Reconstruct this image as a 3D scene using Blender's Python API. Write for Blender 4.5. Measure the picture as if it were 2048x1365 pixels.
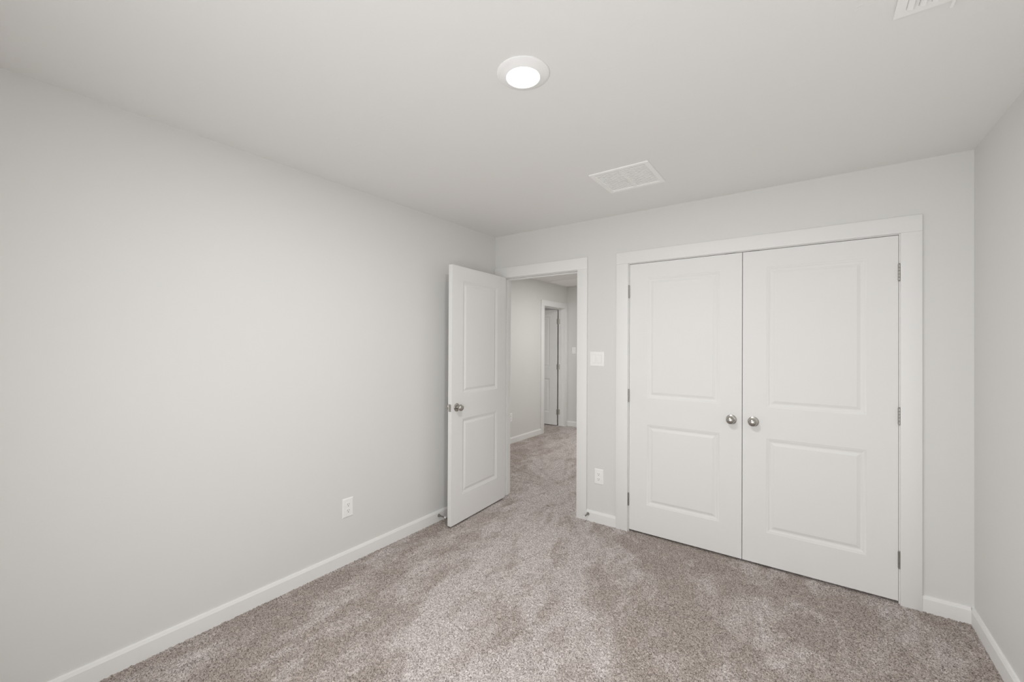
import bpy, bmesh, math, random
import numpy as np
from mathutils import Vector, Matrix

for o in list(bpy.data.objects):
    bpy.data.objects.remove(o, do_unlink=True)
S = bpy.context.scene
COL = S.collection
rnd = random.Random(7)

# ------------------------------------------------------------------ camera
F_PX, YAW, PITCH, ROLL = 835.92, 0.6240, 0.0050, 0.0050
CAM = Vector((2.441, -3.138, 1.422))
PX, PY = 1021.26, 685.48
fw = Vector((-math.sin(YAW) * math.cos(PITCH), math.cos(YAW) * math.cos(PITCH), math.sin(PITCH)))
rt = Vector((math.cos(YAW), math.sin(YAW), 0))
up = rt.cross(fw)
cxv = rt * math.cos(ROLL) + up * math.sin(ROLL)
cyv = -rt * math.sin(ROLL) + up * math.cos(ROLL)
cam = bpy.data.cameras.new('camera')
cam.sensor_width = 36.0
cam.sensor_fit = 'HORIZONTAL'
cam.lens = F_PX / 2048 * 36
cam.shift_x = (1024 - PX) / 2048
cam.shift_y = (PY - 682.5) / 2048
cam.clip_start = 0.02
co = bpy.data.objects.new('camera', cam)
M = Matrix((cxv, cyv, -fw)).transposed().to_4x4()
M.translation = CAM
co.matrix_world = M
COL.objects.link(co)
S.camera = co

# ------------------------------------------------------------------ world, light, exposure
W = bpy.data.worlds.new('world')
S.world = W
W.use_nodes = True
W.node_tree.nodes['Background'].inputs[0].default_value = (0.86, 0.93, 1.0, 1)
W.node_tree.nodes['Background'].inputs[1].default_value = 1.0
S.view_settings.view_transform = 'Standard'
S.view_settings.look = 'None'
S.view_settings.gamma = 1
S.view_settings.use_curve_mapping = False
S.view_settings.exposure = 0.0
S.cycles.use_denoising = True
S.cycles.diffuse_bounces = 8
S.cycles.max_bounces = 12
S.cycles.sample_clamp_indirect = 6.0


def area(name, loc, rot, sx, sy, power, col=(1, 1, 1), spread=180):
    l = bpy.data.lights.new(name, 'AREA')
    l.shape = 'RECTANGLE'
    l.size, l.size_y = sx, sy
    l.energy = power
    l.color = col
    l.spread = math.radians(spread)
    o = bpy.data.objects.new(name, l)
    o.location = loc
    o.rotation_euler = rot
    COL.objects.link(o)
    return o


FY = -3.42                                  # front wall, the window side behind the camera
WX0, WX1, WZ0, WZ1 = 1.10, 2.95, 0.55, 1.85  # the window opening
area('window_daylight', ((WX0 + WX1) / 2, FY - 0.16, (WZ0 + WZ1) / 2), (math.radians(90), 0, 0),
     WX1 - WX0 - 0.02, WZ1 - WZ0 - 0.02, 29.5, (0.985, 0.987, 0.987), 172)
HALL_FILL = 21.0  # power of the added, unseen hall light
FX0, FX1, FZ0, FZ1 = -2.85, -1.45, 0.60, 1.90  # unseen window, added to light the room beyond the hall
area('far_room_fill', ((FX0 + FX1) / 2, -0.05, (FZ0 + FZ1) / 2), (math.radians(90), 0, 0),
     FX1 - FX0 - 0.02, FZ1 - FZ0 - 0.02, 13, (1.0, 0.975, 0.94))
ROOM_LAMP = 17.5


# ------------------------------------------------------------------ materials
def mat(name, col, rough=0.6, metal=0.0, spec=0.5):
    m = bpy.data.materials.new(name)
    m.use_nodes = True
    b = m.node_tree.nodes['Principled BSDF']
    b.inputs['Base Color'].default_value = (*col, 1)
    b.inputs['Roughness'].default_value = rough
    b.inputs['Metallic'].default_value = metal
    b.inputs['Specular IOR Level'].default_value = spec
    return m


def N(m, t, **kw):
    n = m.node_tree.nodes.new(t)
    for k, v in kw.items():
        setattr(n, k, v)
    return n


def L(m, a, b):
    m.node_tree.links.new(a, b)


def painted(name, col, rough, scale, strength, dist, detail=4.0, spec=0.4):
    """paint over a lightly textured board"""
    m = mat(name, col, rough, 0, spec)
    tc = N(m, 'ShaderNodeTexCoord')
    no = N(m, 'ShaderNodeTexNoise')
    no.inputs['Scale'].default_value = scale
    no.inputs['Detail'].default_value = detail
    bp = N(m, 'ShaderNodeBump')
    bp.inputs['Strength'].default_value = strength
    bp.inputs['Distance'].default_value = dist
    L(m, tc.outputs['Object'], no.inputs['Vector'])
    L(m, no.outputs['Fac'], bp.inputs['Height'])
    L(m, bp.outputs['Normal'], m.node_tree.nodes['Principled BSDF'].inputs['Normal'])
    return m


WALLC = (0.738, 0.734, 0.720)
m_wall = painted('wall_paint', WALLC, 0.55, 90, 0.10, 0.0015)
m_white = painted('white_enamel', (0.835, 0.832, 0.822), 0.5, 60, 0.03, 0.0008, 4.0, 0.3)
m_door = painted('white_door_enamel', (0.812, 0.808, 0.797), 0.55, 70, 0.03, 0.0008, 4.0, 0.25)
m_plastic = mat('white_plastic', (0.90, 0.895, 0.885), 0.3)
m_vent = mat('white_powder_coat', (0.92, 0.915, 0.90), 0.42)
m_nickel = mat('satin_nickel', (0.47, 0.452, 0.425), 0.27, 1.0)
m_steel = mat('dull_steel', (0.40, 0.387, 0.367), 0.36, 1.0)
m_leaf = mat('hinge_leaf_nickel', (0.58, 0.56, 0.53), 0.5, 1.0)
m_stop = mat('dark_nickel', (0.30, 0.29, 0.275), 0.34, 1.0)
m_dark = mat('dark_recess', (0.03, 0.028, 0.026), 0.7)  # catch metal, and the painted shade behind the register slots
m_slot = mat('socket_slot', (0.20, 0.196, 0.19), 0.6)
m_rubber = mat('white_rubber', (0.82, 0.82, 0.80), 0.5)

# ceiling: knock-down plaster, smooth with scattered trowel ridges
m_ceil = mat('ceiling_paint', (0.83, 0.823, 0.808), 0.7, 0, 0.3)
tc = N(m_ceil, 'ShaderNodeTexCoord')
mp = N(m_ceil, 'ShaderNodeMapping')
mp.inputs['Rotation'].default_value = (0, 0, math.radians(38))
mp.inputs['Scale'].default_value = (1.0, 2.6, 1)
n1 = N(m_ceil, 'ShaderNodeTexNoise')
n1.inputs['Scale'].default_value = 5.0
n1.inputs['Detail'].default_value = 6
n1.inputs['Roughness'].default_value = 0.62
r1 = N(m_ceil, 'ShaderNodeValToRGB')
r1.color_ramp.elements[0].position = 0.60
r1.color_ramp.elements[1].position = 0.66
bp = N(m_ceil, 'ShaderNodeBump')
bp.inputs['Strength'].default_value = 0.15
bp.inputs['Distance'].default_value = 0.003
L(m_ceil, tc.outputs['Object'], mp.inputs['Vector'])
L(m_ceil, mp.outputs['Vector'], n1.inputs['Vector'])
L(m_ceil, n1.outputs['Fac'], r1.inputs['Fac'])
L(m_ceil, r1.outputs['Color'], bp.inputs['Height'])
L(m_ceil, bp.outputs['Normal'], m_ceil.node_tree.nodes['Principled BSDF'].inputs['Normal'])

# carpet: flecked twist pile with brushed and trodden patches
m_carpet = mat('flecked_carpet', (0.4, 0.35, 0.32), 1.0, 0, 0.0)
bs = m_carpet.node_tree.nodes['Principled BSDF']
bs.inputs['Sheen Weight'].default_value = 0.12
bs.inputs['Sheen Roughness'].default_value = 0.6
tc = N(m_carpet, 'ShaderNodeTexCoord')
vo = N(m_carpet, 'ShaderNodeTexVoronoi')          # one cell per tuft
vo.inputs['Scale'].default_value = 215
vo.inputs['Randomness'].default_value = 1.0
wn = N(m_carpet, 'ShaderNodeTexNoise')
wn.inputs['Scale'].default_value = 260
wn.inputs['Detail'].default_value = 2
wadd = N(m_carpet, 'ShaderNodeMixRGB', blend_type='ADD')
wadd.inputs['Fac'].default_value = 0.006
L(m_carpet, tc.outputs['Object'], wadd.inputs['Color1'])
L(m_carpet, wn.outputs['Color'], wadd.inputs['Color2'])
L(m_carpet, tc.outputs['Object'], wn.inputs['Vector'])
L(m_carpet, wadd.outputs['Color'], vo.inputs['Vector'])
sep = N(m_carpet, 'ShaderNodeSeparateColor')
L(m_carpet, vo.outputs['Color'], sep.inputs['Color'])
rp = N(m_carpet, 'ShaderNodeValToRGB')
CR = rp.color_ramp
CR.elements[0].position = 0.08
CR.elements[0].color = (0.085, 0.066, 0.056, 1)
CR.elements[1].position = 0.95
CR.elements[1].color = (0.72, 0.655, 0.615, 1)
for p, c in ((0.24, (0.140, 0.115, 0.102)), (0.39, (0.305, 0.267, 0.245)), (0.55, (0.445, 0.395, 0.364)),
             (0.74, (0.56, 0.505, 0.470))):
    e = CR.elements.new(p)
    e.color = (*c, 1)
nf = N(m_carpet, 'ShaderNodeTexNoise')
nf.inputs['Scale'].default_value = 250
nf.inputs['Detail'].default_value = 3
nf.inputs['Roughness'].default_value = 0.7
L(m_carpet, tc.outputs['Object'], nf.inputs['Vector'])
nfr = N(m_carpet, 'ShaderNodeMapRange')
nfr.inputs['From Min'].default_value = 0.28
nfr.inputs['From Max'].default_value = 0.72
L(m_carpet, nf.outputs['Fac'], nfr.inputs['Value'])
mxf = N(m_carpet, 'ShaderNodeMix')
mxf.inputs['Factor'].default_value = 0.58
L(m_carpet, sep.outputs['Red'], mxf.inputs[2])
L(m_carpet, nfr.outputs['Result'], mxf.inputs[3])
L(m_carpet, mxf.outputs[0], rp.inputs['Fac'])
# nap patches
mpn = N(m_carpet, 'ShaderNodeMapping')
mpn.inputs['Rotation'].default_value = (0, 0, math.radians(-26))
mpn.inputs['Scale'].default_value = (1.9, 0.85, 1)
L(m_carpet, tc.outputs['Object'], mpn.inputs['Vector'])
nn = N(m_carpet, 'ShaderNodeTexNoise')
nn.inputs['Scale'].default_value = 3.2
nn.inputs['Detail'].default_value = 6
nn.inputs['Roughness'].default_value = 0.64
nn.inputs['Distortion'].default_value = 0.7
L(m_carpet, mpn.outputs['Vector'], nn.inputs['Vector'])
nr = N(m_carpet, 'ShaderNodeValToRGB')
nr.color_ramp.elements[0].position = 0.43
nr.color_ramp.elements[0].color = (0.985, 0.96, 0.945, 1)
nr.color_ramp.elements[1].position = 0.57
nr.color_ramp.elements[1].color = (1.40, 1.43, 1.50, 1)
# streaks fanning out from the doorway, and a brushed path between the door and the room's middle
sx = N(m_carpet, 'ShaderNodeSeparateXYZ')
L(m_carpet, tc.outputs['Object'], sx.inputs['Vector'])


def MT(op, a, b=None, c=None):
    n = N(m_carpet, 'ShaderNodeMath', operation=op)
    for k_, v in enumerate((a, b, c)):
        if v is None:
            continue
        if isinstance(v, (int, float)):
            n.inputs[k_].default_value = v
        else:
            L(m_carpet, v, n.inputs[k_])
    return n.outputs[0]


dx_ = MT('SUBTRACT', sx.outputs['X'], 0.45)
dy_ = MT('SUBTRACT', sx.outputs['Y'], 0.55)
an_ = MT('ARCTAN2', dx_, MT('MULTIPLY', dy_, -1.0))
ra_ = MT('SQRT', MT('ADD', MT('MULTIPLY', dx_, dx_), MT('MULTIPLY', dy_, dy_)))
cb = N(m_carpet, 'ShaderNodeCombineXYZ')
L(m_carpet, MT('MULTIPLY', an_, 5.5), cb.inputs['X'])
L(m_carpet, MT('MULTIPLY', ra_, 1.1), cb.inputs['Y'])
ns = N(m_carpet, 'ShaderNodeTexNoise')
ns.inputs['Scale'].default_value = 1.6
ns.inputs['Detail'].default_value = 3
ns.inputs['Distortion'].default_value = 0.5
L(m_carpet, cb.outputs['Vector'], ns.inputs['Vector'])
pd = MT('ABSOLUTE', MT('ADD', MT('SUBTRACT', sx.outputs['X'], 0.62), MT('MULTIPLY', sx.outputs['Y'], 0.36)))
mr = N(m_carpet, 'ShaderNodeMapRange', interpolation_type='SMOOTHSTEP')
mr.inputs['From Min'].default_value = 0.15
mr.inputs['From Max'].default_value = 1.0
mr.inputs['To Min'].default_value = 0.055
mr.inputs['To Max'].default_value = -0.058
L(m_carpet, pd, mr.inputs['Value'])
fac = MT('ADD', MT('ADD', MT('MULTIPLY', nn.outputs['Fac'], 0.6), MT('MULTIPLY', ns.outputs['Fac'], 0.4)), mr.outputs['Result'])
L(m_carpet, fac, nr.inputs['Fac'])
mu = N(m_carpet, 'ShaderNodeMixRGB', blend_type='MULTIPLY')
mu.inputs['Fac'].default_value = 1.0
L(m_carpet, rp.outputs['Color'], mu.inputs['Color1'])
L(m_carpet, nr.outputs['Color'], mu.inputs['Color2'])
L(m_carpet, mu.outputs['Color'], bs.inputs['Base Color'])
bpc = N(m_carpet, 'ShaderNodeBump')
bpc.inputs['Strength'].default_value = 0.35
bpc.inputs['Distance'].default_value = 0.004
bpc.invert = True
L(m_carpet, vo.outputs['Distance'], bpc.inputs['Height'])
L(m_carpet, bpc.outputs['Normal'], bs.inputs['Normal'])

# lit lens of the ceiling lamps
m_lens = bpy.data.materials.new('lit_lens')
m_lens.use_nodes = True
b = m_lens.node_tree.nodes['Principled BSDF']
b.inputs['Base Color'].default_value = (0.9, 0.9, 0.88, 1)
b.inputs['Emission Color'].default_value = (1.0, 0.985, 0.95, 1)
b.inputs['Emission Strength'].default_value = 6.0


# ------------------------------------------------------------------ mesh helpers
def box(bm, x0, x1, y0, y1, z0, z1, bevel=0.0, seg=1):
    r = bmesh.ops.create_cube(bm, size=1.0)
    vs = r['verts']
    for v in vs:
        v.co = Vector(((x0 + x1) / 2 + v.co.x * (x1 - x0), (y0 + y1) / 2 + v.co.y * (y1 - y0),
                       (z0 + z1) / 2 + v.co.z * (z1 - z0)))
    if bevel:
        es = list({e for v in vs for e in v.link_edges})
        bmesh.ops.bevel(bm, geom=es, offset=bevel, segments=seg, affect='EDGES', profile=0.5)
    return vs


def prism(bm, pts, axis, a0, a1):
    """pts: outline in the two other axes (cyclic order), extruded along axis a0..a1"""
    def P(p, a):
        if axis == 0:
            return (a, p[0], p[1])
        if axis == 1:
            return (p[0], a, p[1])
        return (p[0], p[1], a)
    A = [bm.verts.new(P(p, a0)) for p in pts]
    B = [bm.verts.new(P(p, a1)) for p in pts]
    n = len(pts)
    fs = [bm.faces.new(A), bm.faces.new(B[::-1])]
    for i in range(n):
        fs.append(bm.faces.new((A[i], B[i], B[(i + 1) % n], A[(i + 1) % n])))
    bmesh.ops.recalc_face_normals(bm, faces=fs)


def lathe(bm, prof, mtx=Matrix.Identity(4), seg=40):
    """prof: (radius, height) pairs; spun about local z, then placed by mtx"""
    rings = []
    for r, h in prof:
        if r < 1e-6:
            rings.append([bm.verts.new(mtx @ Vector((0, 0, h)))])
        else:
            rings.append([bm.verts.new(mtx @ Vector((r * math.cos(2 * math.pi * k / seg),
                                                     r * math.sin(2 * math.pi * k / seg), h))) for k in range(seg)])
    fs = []
    for a, b in zip(rings, rings[1:]):
        for k in range(seg):
            k2 = (k + 1) % seg
            if len(a) == 1 and len(b) == 1:
                continue
            if len(a) == 1:
                fs.append(bm.faces.new((a[0], b[k], b[k2])))
            elif len(b) == 1:
                fs.append(bm.faces.new((a[k], a[k2], b[0])))
            else:
                fs.append(bm.faces.new((a[k], a[k2], b[k2], b[k])))
    for f in fs:
        f.smooth = True
    bmesh.ops.recalc_face_normals(bm, faces=fs)


def obj(name, bm, m, parent=None, loc=(0, 0, 0), rotz=0.0, sharp=35):
    me = bpy.data.meshes.new(name)
    bm.to_mesh(me)
    bm.free()
    me.materials.append(m)
    if sharp:
        me.set_sharp_from_angle(angle=math.radians(sharp))
    o = bpy.data.objects.new(name, me)
    COL.objects.link(o)
    o.location = loc
    o.rotation_euler = (0, 0, rotz)
    if parent is not None:
        o.parent = parent
    return o


def tag(o, label, cat, group=None, kind=None):
    o['label'] = label
    o['category'] = cat
    if group:
        o['group'] = group
    if kind:
        o['kind'] = kind
    return o


def empty(name, loc, label, cat, rotz=0.0, group=None, kind=None):
    o = bpy.data.objects.new(name, None)
    o.empty_display_size = 0.05
    o.location = loc
    o.rotation_euler = (0, 0, rotz)
    COL.objects.link(o)
    return tag(o, label, cat, group, kind)


def struct(name, boxes, m, label, cat):
    bm = bmesh.new()
    for b_ in boxes:
        box(bm, *b_)
    return tag(obj(name, bm, m), label, cat, None, 'structure')


# ------------------------------------------------------------------ room shell
H = 2.44
RX = 3.12                     # room width
T = 0.115                     # partition thickness
HX = -1.065                   # hall left wall face
HY = 3.43                     # hall end wall face
HRX = 1.10                    # hall right wall face
# openings in the back wall: (x0, x1, z1) rough openings that hold the jambs
RD0, RD1, RDZ = 0.083, 0.883, 2.056
CL0, CL1, CLZ = 1.286, 2.852, 2.062
# opening in the hall left wall
HD0, HD1, HDZ = 2.632, 3.353, 2.066



def carpet_floor():
    """backing slab with a tufted surface of small random heights over it"""
    rs = np.random.default_rng(11)
    V, F, nv = [], [], 0
    for x0, x1, y0, y1, st, amp in ((0.0, RX, FY, T * 0.5, 0.005, 0.0065), (HX - 1.0, HRX, T * 0.5, HY, 0.009, 0.006)):
        nx, ny = int((x1 - x0) / st) + 1, int((y1 - y0) / st) + 1
        gx_, gy_ = np.meshgrid(np.linspace(x0, x1, nx), np.linspace(y0, y1, ny))
        gx_ = gx_ + rs.uniform(-0.3, 0.3, gx_.shape) * st * ((gx_ > x0) & (gx_ < x1))
        gz_ = rs.uniform(-1, 0.35, gx_.shape) * amp
        V.append(np.stack([gx_, gy_, gz_], -1).reshape(-1, 3))
        i_ = (np.arange(ny - 1)[:, None] * nx + np.arange(nx - 1)[None, :]).reshape(-1)
        F.append(np.stack([i_, i_ + 1, i_ + nx + 1, i_ + nx], -1) + nv)
        nv += nx * ny
    X0, X1, Y0, Y1, Z0, Z1 = -3.3, RX + T, FY - T, HY + T, -0.05, -0.007
    V.append(np.array([(X0, Y0, Z0), (X1, Y0, Z0), (X1, Y1, Z0), (X0, Y1, Z0), (X0, Y0, Z1), (X1, Y0, Z1), (X1, Y1, Z1), (X0, Y1, Z1)]))
    F.append(np.array([(0, 3, 2, 1), (4, 5, 6, 7), (0, 1, 5, 4), (1, 2, 6, 5), (2, 3, 7, 6), (3, 0, 4, 7)]) + nv)
    V, F = np.concatenate(V), np.concatenate(F)
    me = bpy.data.meshes.new('floor')
    me.vertices.add(len(V))
    me.vertices.foreach_set('co', V.astype(np.float32).ravel())
    me.loops.add(F.size)
    me.loops.foreach_set('vertex_index', F.astype(np.int32).ravel())
    me.polygons.add(len(F))
    me.polygons.foreach_set('loop_start', np.arange(0, F.size, 4, dtype=np.int32))
    me.polygons.foreach_set('use_smooth', np.ones(len(F), dtype=bool))
    me.update(calc_edges=True)
    me.materials.append(m_carpet)
    o = bpy.data.objects.new('floor', me)
    COL.objects.link(o)
    return tag(o, 'flecked greige twist-pile carpet over the bedroom and hall floor', 'floor', None, 'structure')


carpet_floor()
struct('ceiling', [(-T, RX + T, FY - T, 0.0, H, H + 0.1)], m_ceil,
       'pale grey hand-textured ceiling of the bedroom', 'ceiling')
struct('ceiling_hall', [(-3.3, RX + T, 0.0, HY + T, H, H + 0.1)], m_ceil,
       'pale ceiling of the hall beyond the open door', 'ceiling')
struct('wall_left', [(-T, 0.0, FY - T, 0.0, 0, H)], m_wall,
       'long blank light grey wall on the left', 'wall')
struct('wall_right', [(RX, RX + T, FY - T, T, 0, H)], m_wall,
       'light grey wall at the right edge beside the closet', 'wall')
struct('wall_back', [(HX - T, RD0, 0, T, 0, H), (RD0, RD1, 0, T, RDZ, H), (RD1, CL0, 0, T, 0, H),
                     (CL0, CL1, 0, T, CLZ, H), (CL1, RX, 0, T, 0, H)], m_wall,
       'light grey wall holding the open door and the double closet', 'wall')
struct('wall_front', [(0.0, WX0, FY - T, FY, 0, H), (WX1, RX, FY - T, FY, 0, H),
                      (WX0, WX1, FY - T, FY, 0, WZ0), (WX0, WX1, FY - T, FY, WZ1, H)], m_wall,
       'light grey window wall behind the viewpoint', 'wall')
struct('wall_hall_left', [(HX - T, HX, T, HD0, 0, H), (HX - T, HX, HD0, HD1, HDZ, H),
                          (HX - T, HX, HD1, HY, 0, H)], m_wall,
       'hall wall with the far doorway, seen through the open door', 'wall')
struct('wall_hall_end', [(-3.3, RX + T, HY, HY + T, 0, H)], m_wall,
       'narrow strip of wall at the end of the hall', 'wall')
struct('wall_hall_right', [(HRX, HRX + 0.09, T, HY, 0, H)], m_wall,
       'hall wall behind the closet, on the right of the doorway', 'wall')
struct('wall_closet', [(HRX + 0.09, RX, 0.74, 0.83, 0, H)], m_wall,
       'back wall inside the closed closet', 'wall')
struct('wall_far_room', [(-3.3, -3.2, T, HY, 0, H), (-3.2, FX0, T - 0.1, T, 0, H), (FX1, HX - T, T - 0.1, T, 0, H),
                         (FX0, FX1, T - 0.1, T, 0, FZ0), (FX0, FX1, T - 0.1, T, FZ1, H)], m_wall,
       'walls of the dim room beyond the far hall doorway', 'wall')

# window behind the viewpoint: frame, rails and sill
def window(name, label, x0, x1, z0, z1, y):
    w = empty(name, ((x0 + x1) / 2, y, z0), label, 'window', kind='structure')
    bm = bmesh.new()
    a, c, hgt = -(x1 - x0) / 2, (x1 - x0) / 2, z1 - z0
    for q in ((a, a + 0.05, 0, hgt), (c - 0.05, c, 0, hgt), (a + 0.05, c - 0.05, 0, 0.05), (a + 0.05, c - 0.05, hgt - 0.05, hgt),
              (a + 0.05, c - 0.05, hgt / 2 - 0.02, hgt / 2 + 0.02)):
        box(bm, q[0], q[1], -0.10, -0.04, q[2], q[3], 0.003)
    obj('window_frame', bm, m_white, w)
    bm = bmesh.new()
    box(bm, a - 0.05, c + 0.05, 0.0, 0.03, -0.025, 0.0, 0.003)
    obj('window_sill', bm, m_white, w)


window('window_1', 'white framed window in the wall behind the viewpoint', WX0, WX1, WZ0, WZ1, FY)
window('window_2_added', 'added unseen window that lights the room beyond the hall doorway', FX0, FX1, FZ0, FZ1, T)


# ------------------------------------------------------------------ trim
def casing(name, label, along, o0, o1, i0, i1, oz, iz, face, thick, sign):
    """flat board casing round an opening: two legs and a header.
    along: 'x' (on a wall facing -y) or 'y' (on a wall facing +x)"""
    bm = bmesh.new()
    t0, t1 = (face, face + sign * thick) if sign > 0 else (face + sign * thick, face)
    def bx(a0, a1, z0, z1):
        if along == 'x':
            box(bm, a0, a1, t0, t1, z0, z1, 0.0022, 2)
        else:
            box(bm, t0, t1, a0, a1, z0, z1, 0.0022, 2)
    bx(o0, i0, -0.008, iz)
    bx(i1, o1, -0.008, iz)
    bx(o0, o1, iz, oz)
    return tag(obj(name, bm, m_white), label, 'door casing', None, 'structure')


def jamb(parent, along, r0, r1, rz, d0, d1, th, stop0, stop1, stopth=0.011):
    """jamb lining inside a rough opening r0..r1 up to rz, depth d0..d1, with stop strips"""
    bm = bmesh.new()
    def bx(b_, a0, a1, e0, e1, z0, z1, bv):
        if along == 'x':
            box(b_, a0, a1, e0, e1, z0, z1, bv)
        else:
            box(b_, e0, e1, a0, a1, z0, z1, bv)
    bx(bm, r0, r0 + th, d0, d1, -0.008, rz, 0.0012)
    bx(bm, r1 - th, r1, d0, d1, -0.008, rz, 0.0012)
    bx(bm, r0 + th, r1 - th, d0, d1, rz - th, rz, 0.0012)
    obj('jamb', bm, m_white, parent)
    bm = bmesh.new()
    bx(bm, r0 + th, r0 + th + stopth, stop0, stop1, 0, rz - th, 0.0015)
    bx(bm, r1 - th - stopth, r1 - th, stop0, stop1, 0, rz - th, 0.0015)
    bx(bm, r0 + th + stopth, r1 - th - stopth, stop0, stop1, rz - th - stopth, rz - th, 0.0015)
    obj('stop_strip', bm, m_white, parent)


CT = 0.017
c1 = casing('trim_1', 'white flat casing round the open bedroom doorway', 'x', 0.0015, 0.957, 0.096, 0.868, 2.138, 2.043, 0.0, CT, -1)
jamb(c1, 'x', RD0, RD1, RDZ, 0.0, T, 0.018, 0.042, 0.078)
c2 = casing('trim_2', 'wide white flat casing framing the double closet doors', 'x', 1.206, 2.9265, 1.299, 2.839, 2.139, 2.0485, 0.0, CT, -1)
jamb(c2, 'x', CL0, CL1, CLZ, 0.0, T, 0.018, 0.040, 0.076)
c3 = casing('trim_3', 'white casing round the far doorway in the hall', 'y', 2.553, HY - 0.0015, 2.645, 3.340, 2.145, 2.053, HX, CT, 1)
jamb(c3, 'y', HD0, HD1, HDZ, HX - T, HX, 0.018, HX - 0.078, HX - 0.042)

BBH, BBT = 0.084, 0.0135


def baseboard(name, label, axis, face, sign, a0, a1):
    """square-edged board with a small sloping top; axis = the one it runs along"""
    pr = [(0, -0.008), (BBT, -0.008), (BBT, BBH - 0.0160), (BBT - 0.0007, BBH - 0.0145), (0.0085, BBH - 0.0018), (0.0070, BBH), (0, BBH)]
    bm = bmesh.new()
    pts = [(face + sign * p[0], p[1]) for p in pr]
    prism(bm, pts, axis, a0, a1)
    return tag(obj(name, bm, m_white, sharp=20), label, 'baseboard', None, 'structure')


baseboard('baseboard_left', 'long white baseboard along the blank left wall', 1, 0.0, 1, FY, -CT)
baseboard('baseboard_back', 'short white baseboard between the doorway and the closet', 0, 0.0, -1, 0.957, 1.206)
baseboard('baseboard_back', 'short white baseboard right of the closet in the corner', 0, 0.0, -1, 2.9265, RX - BBT)
baseboard('baseboard_right', 'white baseboard along the right wall', 1, RX, -1, FY, 0.0)
baseboard('baseboard_hall', 'white baseboard on the hall wall up to the far doorway', 1, HX, 1, T, 2.553)
baseboard('baseboard_hall', 'white baseboard on the end wall of the hall', 0, HY, -1, HX + CT, HRX)


# ------------------------------------------------------------------ doors
def door_leaf(w, h, t, panels, prof):
    """slab in local coords x 0..w, z 0..h, y 0 (front) .. t (back) with moulded sunk-and-raised panels on both faces"""
    bm = bmesh.new()
    x0, x1 = panels[0][0], panels[0][1]
    xs = [0, x0, x1, w]
    zs = [0]
    for p in panels:
        zs += [p[2], p[3]]
    zs.append(h)
    prects = {(1, 1 + 2 * i) for i in range(len(panels))}
    for side in (0, 1):
        y = 0 if side == 0 else t
        sg = 1 if side == 0 else -1
        grid = {}
        def V(px, pz, d=0.0):
            k = (round(px, 5), round(pz, 5), round(d, 5))
            if k not in grid:
                grid[k] = bm.verts.new((px, y + sg * d, pz))
            return grid[k]
        for i in range(3):
            for j in range(len(zs) - 1):
                if (i, j) in prects:
                    rings = []
                    for off, d in [(0, 0)] + prof:
                        rings.append([V(xs[i] + off, zs[j] + off, d), V(xs[i + 1] - off, zs[j] + off, d),
                                      V(xs[i + 1] - off, zs[j + 1] - off, d), V(xs[i] + off, zs[j + 1] - off, d)])
                    for A, B in zip(rings, rings[1:]):
                        for k in range(4):
                            bm.faces.new((A[k], A[(k + 1) % 4], B[(k + 1) % 4], B[k]))
                    bm.faces.new(rings[-1])
                else:
                    bm.faces.new((V(xs[i], zs[j]), V(xs[i + 1], zs[j]), V(xs[i + 1], zs[j + 1]), V(xs[i], zs[j + 1])))
        if side == 0:
            g0 = grid
        else:
            g1 = grid
    # edges of the slab
    def at(g, px, pz):
        return g[(round(px, 5), round(pz, 5), 0.0)]
    for i in range(3):
        for z in (0, h):
            bm.faces.new((at(g0, xs[i], z), at(g0, xs[i + 1], z), at(g1, xs[i + 1], z), at(g1, xs[i], z)))
    for j in range(len(zs) - 1):
        for px in (0, w):
            bm.faces.new((at(g0, px, zs[j]), at(g0, px, zs[j + 1]), at(g1, px, zs[j + 1]), at(g1, px, zs[j])))
    bmesh.ops.recalc_face_normals(bm, faces=bm.faces[:])
    return bm


PROF = [(0.004, 0.0022), (0.009, 0.0032), (0.014, 0.0062), (0.022, 0.0088), (0.027, 0.0092), (0.031, 0.0080), (0.044, 0.0030)]
KNOB = [(0.011, 0.006), (0.011, 0.020), (0.0125, 0.024), (0.018, 0.027), (0.0235, 0.032), (0.0262, 0.039), (0.0262, 0.045),
        (0.0245, 0.051), (0.020, 0.056), (0.013, 0.0595), (0.006, 0.061), (0, 0.0613)]
ROSE = [(0, 0), (0.0325, 0), (0.0325, 0.002), (0.0305, 0.0055), (0.024, 0.0085), (0.014, 0.0105), (0.011, 0.0108), (0, 0.0108)]


def add_knob(door, x, y, z, front=True):
    """knob with its rosette on the face at local y; front -> points to local -y"""
    mt = Matrix.Translation((x, y, z)) @ Matrix.Rotation(math.radians(90 if front else -90), 4, 'X')
    bm = bmesh.new()
    lathe(bm, KNOB, mt, 48)
    k = obj('door_knob', bm, m_nickel, door)
    k['label'] = 'round satin nickel knob'
    bm = bmesh.new()
    lathe(bm, ROSE, mt, 48)
    obj('rosette', bm, m_nickel, k)
    return k


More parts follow.
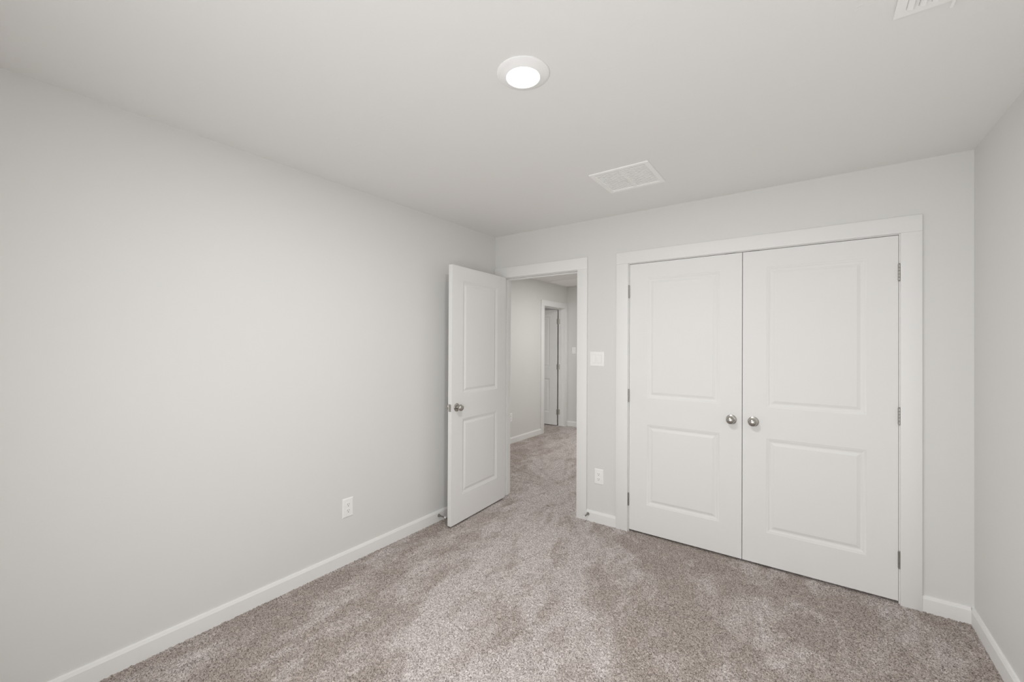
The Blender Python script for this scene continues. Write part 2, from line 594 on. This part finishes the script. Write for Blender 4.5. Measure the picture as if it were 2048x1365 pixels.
def add_barrel_hinge(door, x, y, z, plate=True, hl=0.090):
    """a butt hinge seen edge-on: five-knuckle barrel with the pin tips, leaves tucked in the gap"""
    bm = bmesh.new()
    r = 0.0062
    n = 5
    kh = hl / n
    for i in range(n):
        zz = z - hl / 2 + i * kh
        lathe(bm, [(0, 0), (r * 0.86, 0), (r, 0.001), (r, kh - 0.0016), (r * 0.86, kh - 0.0006), (0, kh - 0.0006)],
              Matrix.Translation((x, y, zz)), 20)
    lathe(bm, [(0, 0), (0.0045, 0.0), (0.0052, 0.002), (0.0045, 0.004), (0, 0.004)], Matrix.Translation((x, y, z + hl / 2)), 16)
    lathe(bm, [(0, -0.004), (0.0045, -0.004), (0.0052, -0.002), (0.0045, 0.0), (0, 0.0)], Matrix.Translation((x, y, z - hl / 2)), 16)
    if plate:
        box(bm, x - 0.0014, x + 0.0014, y, y + 0.012, z - hl / 2, z + hl / 2)
    h = obj('hinge', bm, m_steel, door)
    h['label'] = 'nickel hinge barrel'
    return h


DW, DH, DT = 0.7605, 2.026, 0.035
PANELS = [(0.134, 0.7605 - 0.134, 0.211, 0.814), (0.134, 0.7605 - 0.134, 1.012, 1.916)]
HZ = (1.8195, 1.0225, 0.229)


def make_door(name, label, w, loc, rotz, hinge_left=True, knob_x=None, back_knob=False, hinges=True, pan=PANELS, hz=HZ):
    pans = [(p[0], w - (0.7605 - p[1]), p[2], p[3]) for p in pan]
    d = obj(name, door_leaf(w, DH, DT, pans, PROF), m_door, None, loc, rotz, sharp=20)
    tag(d, label, 'door', None, 'structure')
    if knob_x is not None:
        add_knob(d, knob_x, 0.0, 0.914)
        if back_knob:
            add_knob(d, knob_x, DT, 0.914, False)
    if hinges:
        hx = -0.0035 if hinge_left else w + 0.0035
        for z in hz:
            add_barrel_hinge(d, hx, -0.0045, z)
    return d


dz = 0.014
dl = make_door('door_2', 'left leaf of the closed white two-panel closet doors', DW, (1.307, 0.001, dz), 0, True, DW - 0.062)
dr = make_door('door_3', 'right leaf of the closed white two-panel closet doors', DW, (2.0715, 0.001, dz), 0, False, 0.062)
for d, cx_ in ((dl, DW - 0.075), (dr, 0.065)):    # ball catches on top of the closet leaves
    bm = bmesh.new()
    box(bm, cx_ - 0.029, cx_ + 0.029, 0.001, 0.026, DH, DH + 0.0030)
    lathe(bm, [(0.006, 0), (0.0055, 0.0018), (0, 0.0036)], Matrix.Translation((cx_, 0.0135, DH + 0.003)), 16)
    o = obj('ball_catch', bm, m_dark, d)
    o['label'] = 'dark metal ball catch'

# bedroom door, standing open about 87 degrees into the room: local x runs from hinge to free edge
OPEN = math.radians(3.5)
dirv = Vector((math.sin(OPEN), -math.cos(OPEN), 0))
nrm = Vector((math.cos(OPEN), math.sin(OPEN), 0))
piv = Vector((0.0985, -0.0265, 0.0))
org = piv + nrm * 0.010 + dirv * 0.003
# local x -> dirv ; local y -> nrm, so the face turned to the room is the local back (y = DT)
ang = math.atan2(dirv.y, dirv.x)
d1 = make_door('door_1', 'white two-panel bedroom door standing open against the left wall', DW, (org.x, org.y, 0.0145), ang,
               True, DW - 0.060, True, False)
# latch plate and bolt on the free edge
bm = bmesh.new()
box(bm, DW, DW + 0.0016, DT / 2 - 0.0127, DT / 2 + 0.0127, 0.914 - 0.0285, 0.914 + 0.0285, 0.0006)
lp = obj('latch_plate', bm, m_nickel, d1)
lp['label'] = 'nickel latch plate on the free edge'
bm = bmesh.new()
prism(bm, [(DW + 0.001, DT / 2 - 0.007), (DW + 0.012, DT / 2 + 0.006), (DW + 0.012, DT / 2 + 0.008), (DW + 0.001, DT / 2 + 0.008)],
      2, 0.914 - 0.009, 0.914 + 0.009)
obj('latch_bolt', bm, m_nickel, lp)
for z in HZ:                                   # hinges hidden behind the open leaf
    add_barrel_hinge(d1, 0.002, -0.0065, z + 0.003, plate=False)

# hall door, open 90 degrees into the dim far room
HW = 0.665
pj = Vector((HX - T - 0.008, 3.332, 0))
d4 = make_door('door_4', 'far white panelled door swung open inside the hall doorway', HW,
               (pj.x - 0.004, pj.y - 0.047 + DT, 0.012), math.pi, True, None, False, False)
# (local -y faces +y here, so the visible face is the local back; both faces are moulded alike)
for z in HZ:
    bm = bmesh.new()
    # two leaves: one on the door edge, one on the jamb, joined by the barrel
    box(bm, -0.0025, -0.0002, DT - 0.032, DT + 0.0, z - 0.045, z + 0.045)
    lathe(bm, [(0, -0.045), (0.006, -0.045), (0.006, 0.045), (0, 0.045)], Matrix.Translation((-0.007, -0.012, z)), 16)
    box(bm, -0.050, -0.004, -0.0165, -0.0145, z - 0.045, z + 0.045)
    hg = obj('hinge', bm, m_leaf, d4)
    hg['label'] = 'nickel hinge with its leaves showing'


# ------------------------------------------------------------------ ceiling fittings
def ceiling_light(x, y, label, power, group=None):
    t_ = empty('ceiling_light', (x, y, H), label, 'ceiling light', 0, group)
    bm = bmesh.new()
    lathe(bm, [(0.0965, 0), (0.0980, -0.0015), (0.0980, -0.004), (0.0950, -0.0062), (0.085, -0.0092), (0.072, -0.0142),
               (0.0655, -0.0175), (0.0635, -0.0178), (0.0622, -0.0165)], seg=96)
    obj('trim_ring', bm, m_plastic, t_)
    bm = bmesh.new()
    lathe(bm, [(0.0622, -0.0160), (0.058, -0.0172), (0.04, -0.0182), (0, -0.0188)], seg=96)
    obj('lens', bm, m_lens, t_)
    l = bpy.data.lights.new('lamp_glow', 'AREA')
    l.shape = 'DISK'
    l.size = 0.12
    l.energy = power
    l.color = (1.0, 0.995, 0.975)
    lo = bpy.data.objects.new('lamp_glow', l)
    lo.location = (0, 0, -0.020)
    COL.objects.link(lo)
    lo.parent = t_
    return t_


ceiling_light(1.562, -1.846, 'round white flush disc light glowing on the bedroom ceiling', ROOM_LAMP)
ceiling_light(0.25, 2.15, 'added white disc light on the hall ceiling, out of view above the doorway', HALL_FILL)  # unseen fixture, added to light the hall

# square return-air grille
g = empty('air_grille', (1.533, -0.668, H), 'square white louvred grille on the ceiling near the closet', 'air vent')
bm = bmesh.new()
gx, gy, fr = 0.1765, 0.174, 0.026
for q in ((-gx, gx, -gy, -gy + fr), (-gx, gx, gy - fr, gy), (-gx, -gx + fr, -gy + fr, gy - fr), (gx - fr, gx, -gy + fr, gy - fr)):
    box(bm, q[0], q[1], q[2], q[3], -0.008, 0.0, 0.0015)
obj('frame', bm, m_vent, g)
bm = bmesh.new()
box(bm, -0.007, 0.007, -gy + fr, gy - fr, -0.0068, 0.0)
obj('divider_bar', bm, m_vent, g)
nl = 17
for i in range(nl):
    yy = -gy + fr + (i + 0.5) * (2 * (gy - fr)) / nl
    bm = bmesh.new()
    hw = 0.0085
    prism(bm, [(yy - hw, -0.0070), (yy + hw, -0.0026), (yy + hw, -0.0014), (yy - hw, -0.0034)], 0, -gx + fr, -0.007)
    prism(bm, [(yy - hw, -0.0070), (yy + hw, -0.0026), (yy + hw, -0.0014), (yy - hw, -0.0034)], 0, 0.007, gx - fr)
    obj('louvre', bm, m_vent, g)
for sx, sy in ((-1, -1), (1, -1)):
    bm = bmesh.new()
    lathe(bm, [(0, -0.0098), (0.003, -0.0095), (0.0038, -0.008), (0, -0.008)], Matrix.Translation((sx * 0.09, sy * (gy - 0.013), 0)), 14)
    obj('screw_head', bm, m_vent, g)

# supply register at the top right of the frame, with its damper lever
rg = empty('air_register', (2.7735, -1.577, H), 'white supply register with slots and lever at the ceiling right of the light', 'air vent')
rx, ry = 0.1285, 0.176
bm = bmesh.new()
sl_x = [-0.0955 + 0.0273 * i for i in range(8)]
sw, sy0, sy1 = 0.0080, -ry + 0.030, ry - 0.030
zb = -0.0065
box(bm, -rx, rx, -ry, sy0, zb, 0)
box(bm, -rx, rx, sy1, ry, zb, 0)
xs = [-rx] + [v for s_ in sl_x for v in (s_ - sw, s_ + sw)] + [rx]
for i in range(0, len(xs), 2):
    box(bm, xs[i], xs[i + 1], sy0, sy1, zb, -0.002)
obj('face_plate', bm, m_vent, rg)
bm = bmesh.new()
box(bm, -rx + 0.012, rx - 0.012, -ry + 0.012, ry - 0.012, -0.0012, 0.0)
obj('duct_shade', bm, m_dark, rg)  # flat dark sheet painting the shade inside the duct
for s_ in sl_x:                                # curved blades bulging out of the slots
    bm = bmesh.new()
    pts = []
    n = 7
    for k in range(n):
        a_ = math.radians(8 + 78 * k / (n - 1))
        pts.append((s_ + sw - 0.0155 * math.cos(a_), -0.0035 - 0.0110 * math.sin(a_)))
    inner = [(p[0] + 0.0005, p[1] + 0.0011) for p in reversed(pts)]
    prism(bm, pts + inner, 1, sy0 + 0.003, sy1 - 0.003)
    obj('blade', bm, m_vent, rg, sharp=50)
bm = bmesh.new()
box(bm, -0.0035, 0.0045, ry - 0.028, ry + 0.014, -0.0195, -0.0175, 0.0006)
box(bm, -0.0035, 0.0045, ry - 0.030, ry - 0.027, -0.0195, -0.004, 0.0005)
obj('damper_lever', bm, m_plastic, rg)

# attic hatch in the hall ceiling
hh = empty('attic_hatch', (-0.985, 2.652, H), 'pale flat attic hatch panel in the hall ceiling', 'hatch')
bm = bmesh.new()
for q in ((0, 0.80, 0, 0.022), (0, 0.80, 0.571, 0.593), (0, 0.022, 0.022, 0.571), (0.778, 0.80, 0.022, 0.571)):
    box(bm, q[0], q[1], q[2], q[3], -0.010, 0.0, 0.001)
obj('hatch_frame', bm, m_vent, hh)
bm = bmesh.new()
box(bm, 0.022, 0.778, 0.022, 0.571, -0.008, 0.0)
obj('hatch_panel', bm, m_vent, hh)


# ------------------------------------------------------------------ wall plates (local frame: x along wall, -y out of the wall, z up)
def plate_mesh(w, h, t=0.0055):
    bm = bmesh.new()
    a_, b_ = w / 2, h / 2
    rings = [(0, 0.0), (0, -0.0018), (0.0022, -0.0042), (0.0060, -t)]
    prev = None
    for off, y in rings:
        cur = [bm.verts.new((sx * (a_ - off), y, sz * (b_ - off))) for sx, sz in ((-1, -1), (1, -1), (1, 1), (-1, 1))]
        if prev:
            for k in range(4):
                bm.faces.new((prev[k], prev[(k + 1) % 4], cur[(k + 1) % 4], cur[k]))
        else:
            bm.faces.new(cur[::-1])
        prev = cur
    bm.faces.new(prev)
    bmesh.ops.recalc_face_normals(bm, faces=bm.faces[:])
    return bm


def rocker_switch(loc, rotz, gangs, w, label):
    t_ = empty('light_switch', loc, label, 'light switch', rotz)
    obj('cover_plate', plate_mesh(w, 0.1175), m_plastic, t_, sharp=15)
    for i in range(gangs):
        cx_ = (i - (gangs - 1) / 2) * 0.046
        bm = bmesh.new()                       # grey slab painting the thin shadow gap round the rocker
        box(bm, cx_ - 0.0172, cx_ + 0.0172, -0.00575, -0.0040, -0.0342, 0.0342)
        obj('rocker_gap_shade', bm, m_gap_shade, t_)
        bm = bmesh.new()
        tilt = 1 if i % 2 == 0 else -1
        zz = 0.0330
        lo, hi = (-0.0092, -0.0062) if tilt > 0 else (-0.0062, -0.0092)
        prism(bm, [(-0.0045, -zz), (lo, -zz), (-0.0066, 0.0), (hi, zz), (-0.0045, zz)], 0, cx_ - 0.0162, cx_ + 0.0162)
        obj('rocker', bm, m_plastic, t_)
    return t_


m_gap_shade = mat('gap_shade_grey', (0.62, 0.61, 0.595), 0.6)  # grey that stands for the shadow round each rocker


def outlet(loc, rotz, label):
    t_ = empty('power_outlet', loc, label, 'power outlet', rotz)
    obj('cover_plate', plate_mesh(0.076, 0.122), m_plastic, t_, sharp=15)
    for sgn in (1, -1):
        cz = sgn * 0.0195
        bm = bmesh.new()
        n = 40
        pts = []
        for k in range(n):
            a_ = 2 * math.pi * k / n
            pts.append((0.0172 * math.cos(a_), cz + max(-0.0142, min(0.0142, 0.0172 * math.sin(a_)))))
        prism(bm, pts, 1, -0.0076, -0.004)
        r_ = obj('receptacle', bm, m_plastic, t_)
        bm = bmesh.new()
        box(bm, -0.0075, -0.0052, -0.0079, -0.0070, cz - 0.001, cz + 0.008)
        box(bm, 0.0052, 0.0075, -0.0079, -0.0070, cz - 0.001, cz + 0.007)
        prism(bm, [(0.0030 * math.cos(2 * math.pi * k / 12), cz - 0.0078 + 0.0030 * math.sin(2 * math.pi * k / 12)) for k in range(12)],
              1, -0.0079, -0.0070)
        obj('socket_slots', bm, m_slot, r_)
    bm = bmesh.new()
    lathe(bm, [(0.0028, 0), (0.0024, 0.0010), (0, 0.0013)], Matrix.Translation((0, -0.0055, 0)) @ Matrix.Rotation(math.radians(90), 4, 'X'), 14)
    obj('cover_screw', bm, m_plastic, t_)
    return t_


rocker_switch((1.0395, 0, 1.3095), 0, 2, 0.120, 'white double rocker switch between the doorway and the closet')
rocker_switch((-0.927, HY, 1.3205), 0, 1, 0.0715, 'single white rocker switch on the far end wall of the hall')
outlet((1.0605, 0, 0.3675), 0, 'white duplex outlet on the narrow wall between doorway and closet')
outlet((0, -1.5475, 0.3600), math.pi / 2, 'white duplex outlet low on the long left wall')
outlet((HX, 1.738, 0.3710), math.pi / 2, 'white outlet low on the hall wall, half hidden by the door jamb')


# ------------------------------------------------------------------ door stops on the baseboards (local z = pointing out of the board)
def door_stop(loc, direction, label, ln=0.078):
    z = Vector(direction).normalized()
    t_ = empty('door_stop', loc, label, 'door stop', 0, None)
    t_.rotation_mode = 'QUATERNION'
    t_.rotation_quaternion = z.to_track_quat('Z', 'Y')
    bm = bmesh.new()
    lathe(bm, [(0, 0), (0.0125, 0), (0.0125, 0.002), (0.009, 0.010), (0.0056, 0.022), (0.0048, 0.026), (0, 0.026)], seg=28)
    obj('base', bm, m_stop, t_)
    bm = bmesh.new()
    prof = [(0, 0.022), (0.0044, 0.022)]
    zz = 0.024
    while zz < ln - 0.014:
        prof += [(0.0044, zz), (0.0050, zz + 0.0015)]
        zz += 0.003
    prof += [(0.0044, ln - 0.012), (0, ln - 0.012)]
    lathe(bm, prof, seg=20)
    obj('rod', bm, m_stop, t_)
    bm = bmesh.new()
    lathe(bm, [(0, ln - 0.013), (0.0062, ln - 0.013), (0.0072, ln - 0.010), (0.0072, ln - 0.003), (0.0055, ln), (0, ln)], seg=22)
    o = obj('rubber_tip', bm, m_rubber, t_)
    o['label'] = 'white rubber tip'
    return t_


door_stop((BBT, -0.742, 0.047), (1, 0, 0), 'nickel door stop on the left baseboard beside the open door')
door_stop((0.973, -BBT, 0.054), (0, -1, 0), 'nickel door stop on the baseboard right of the doorway casing')
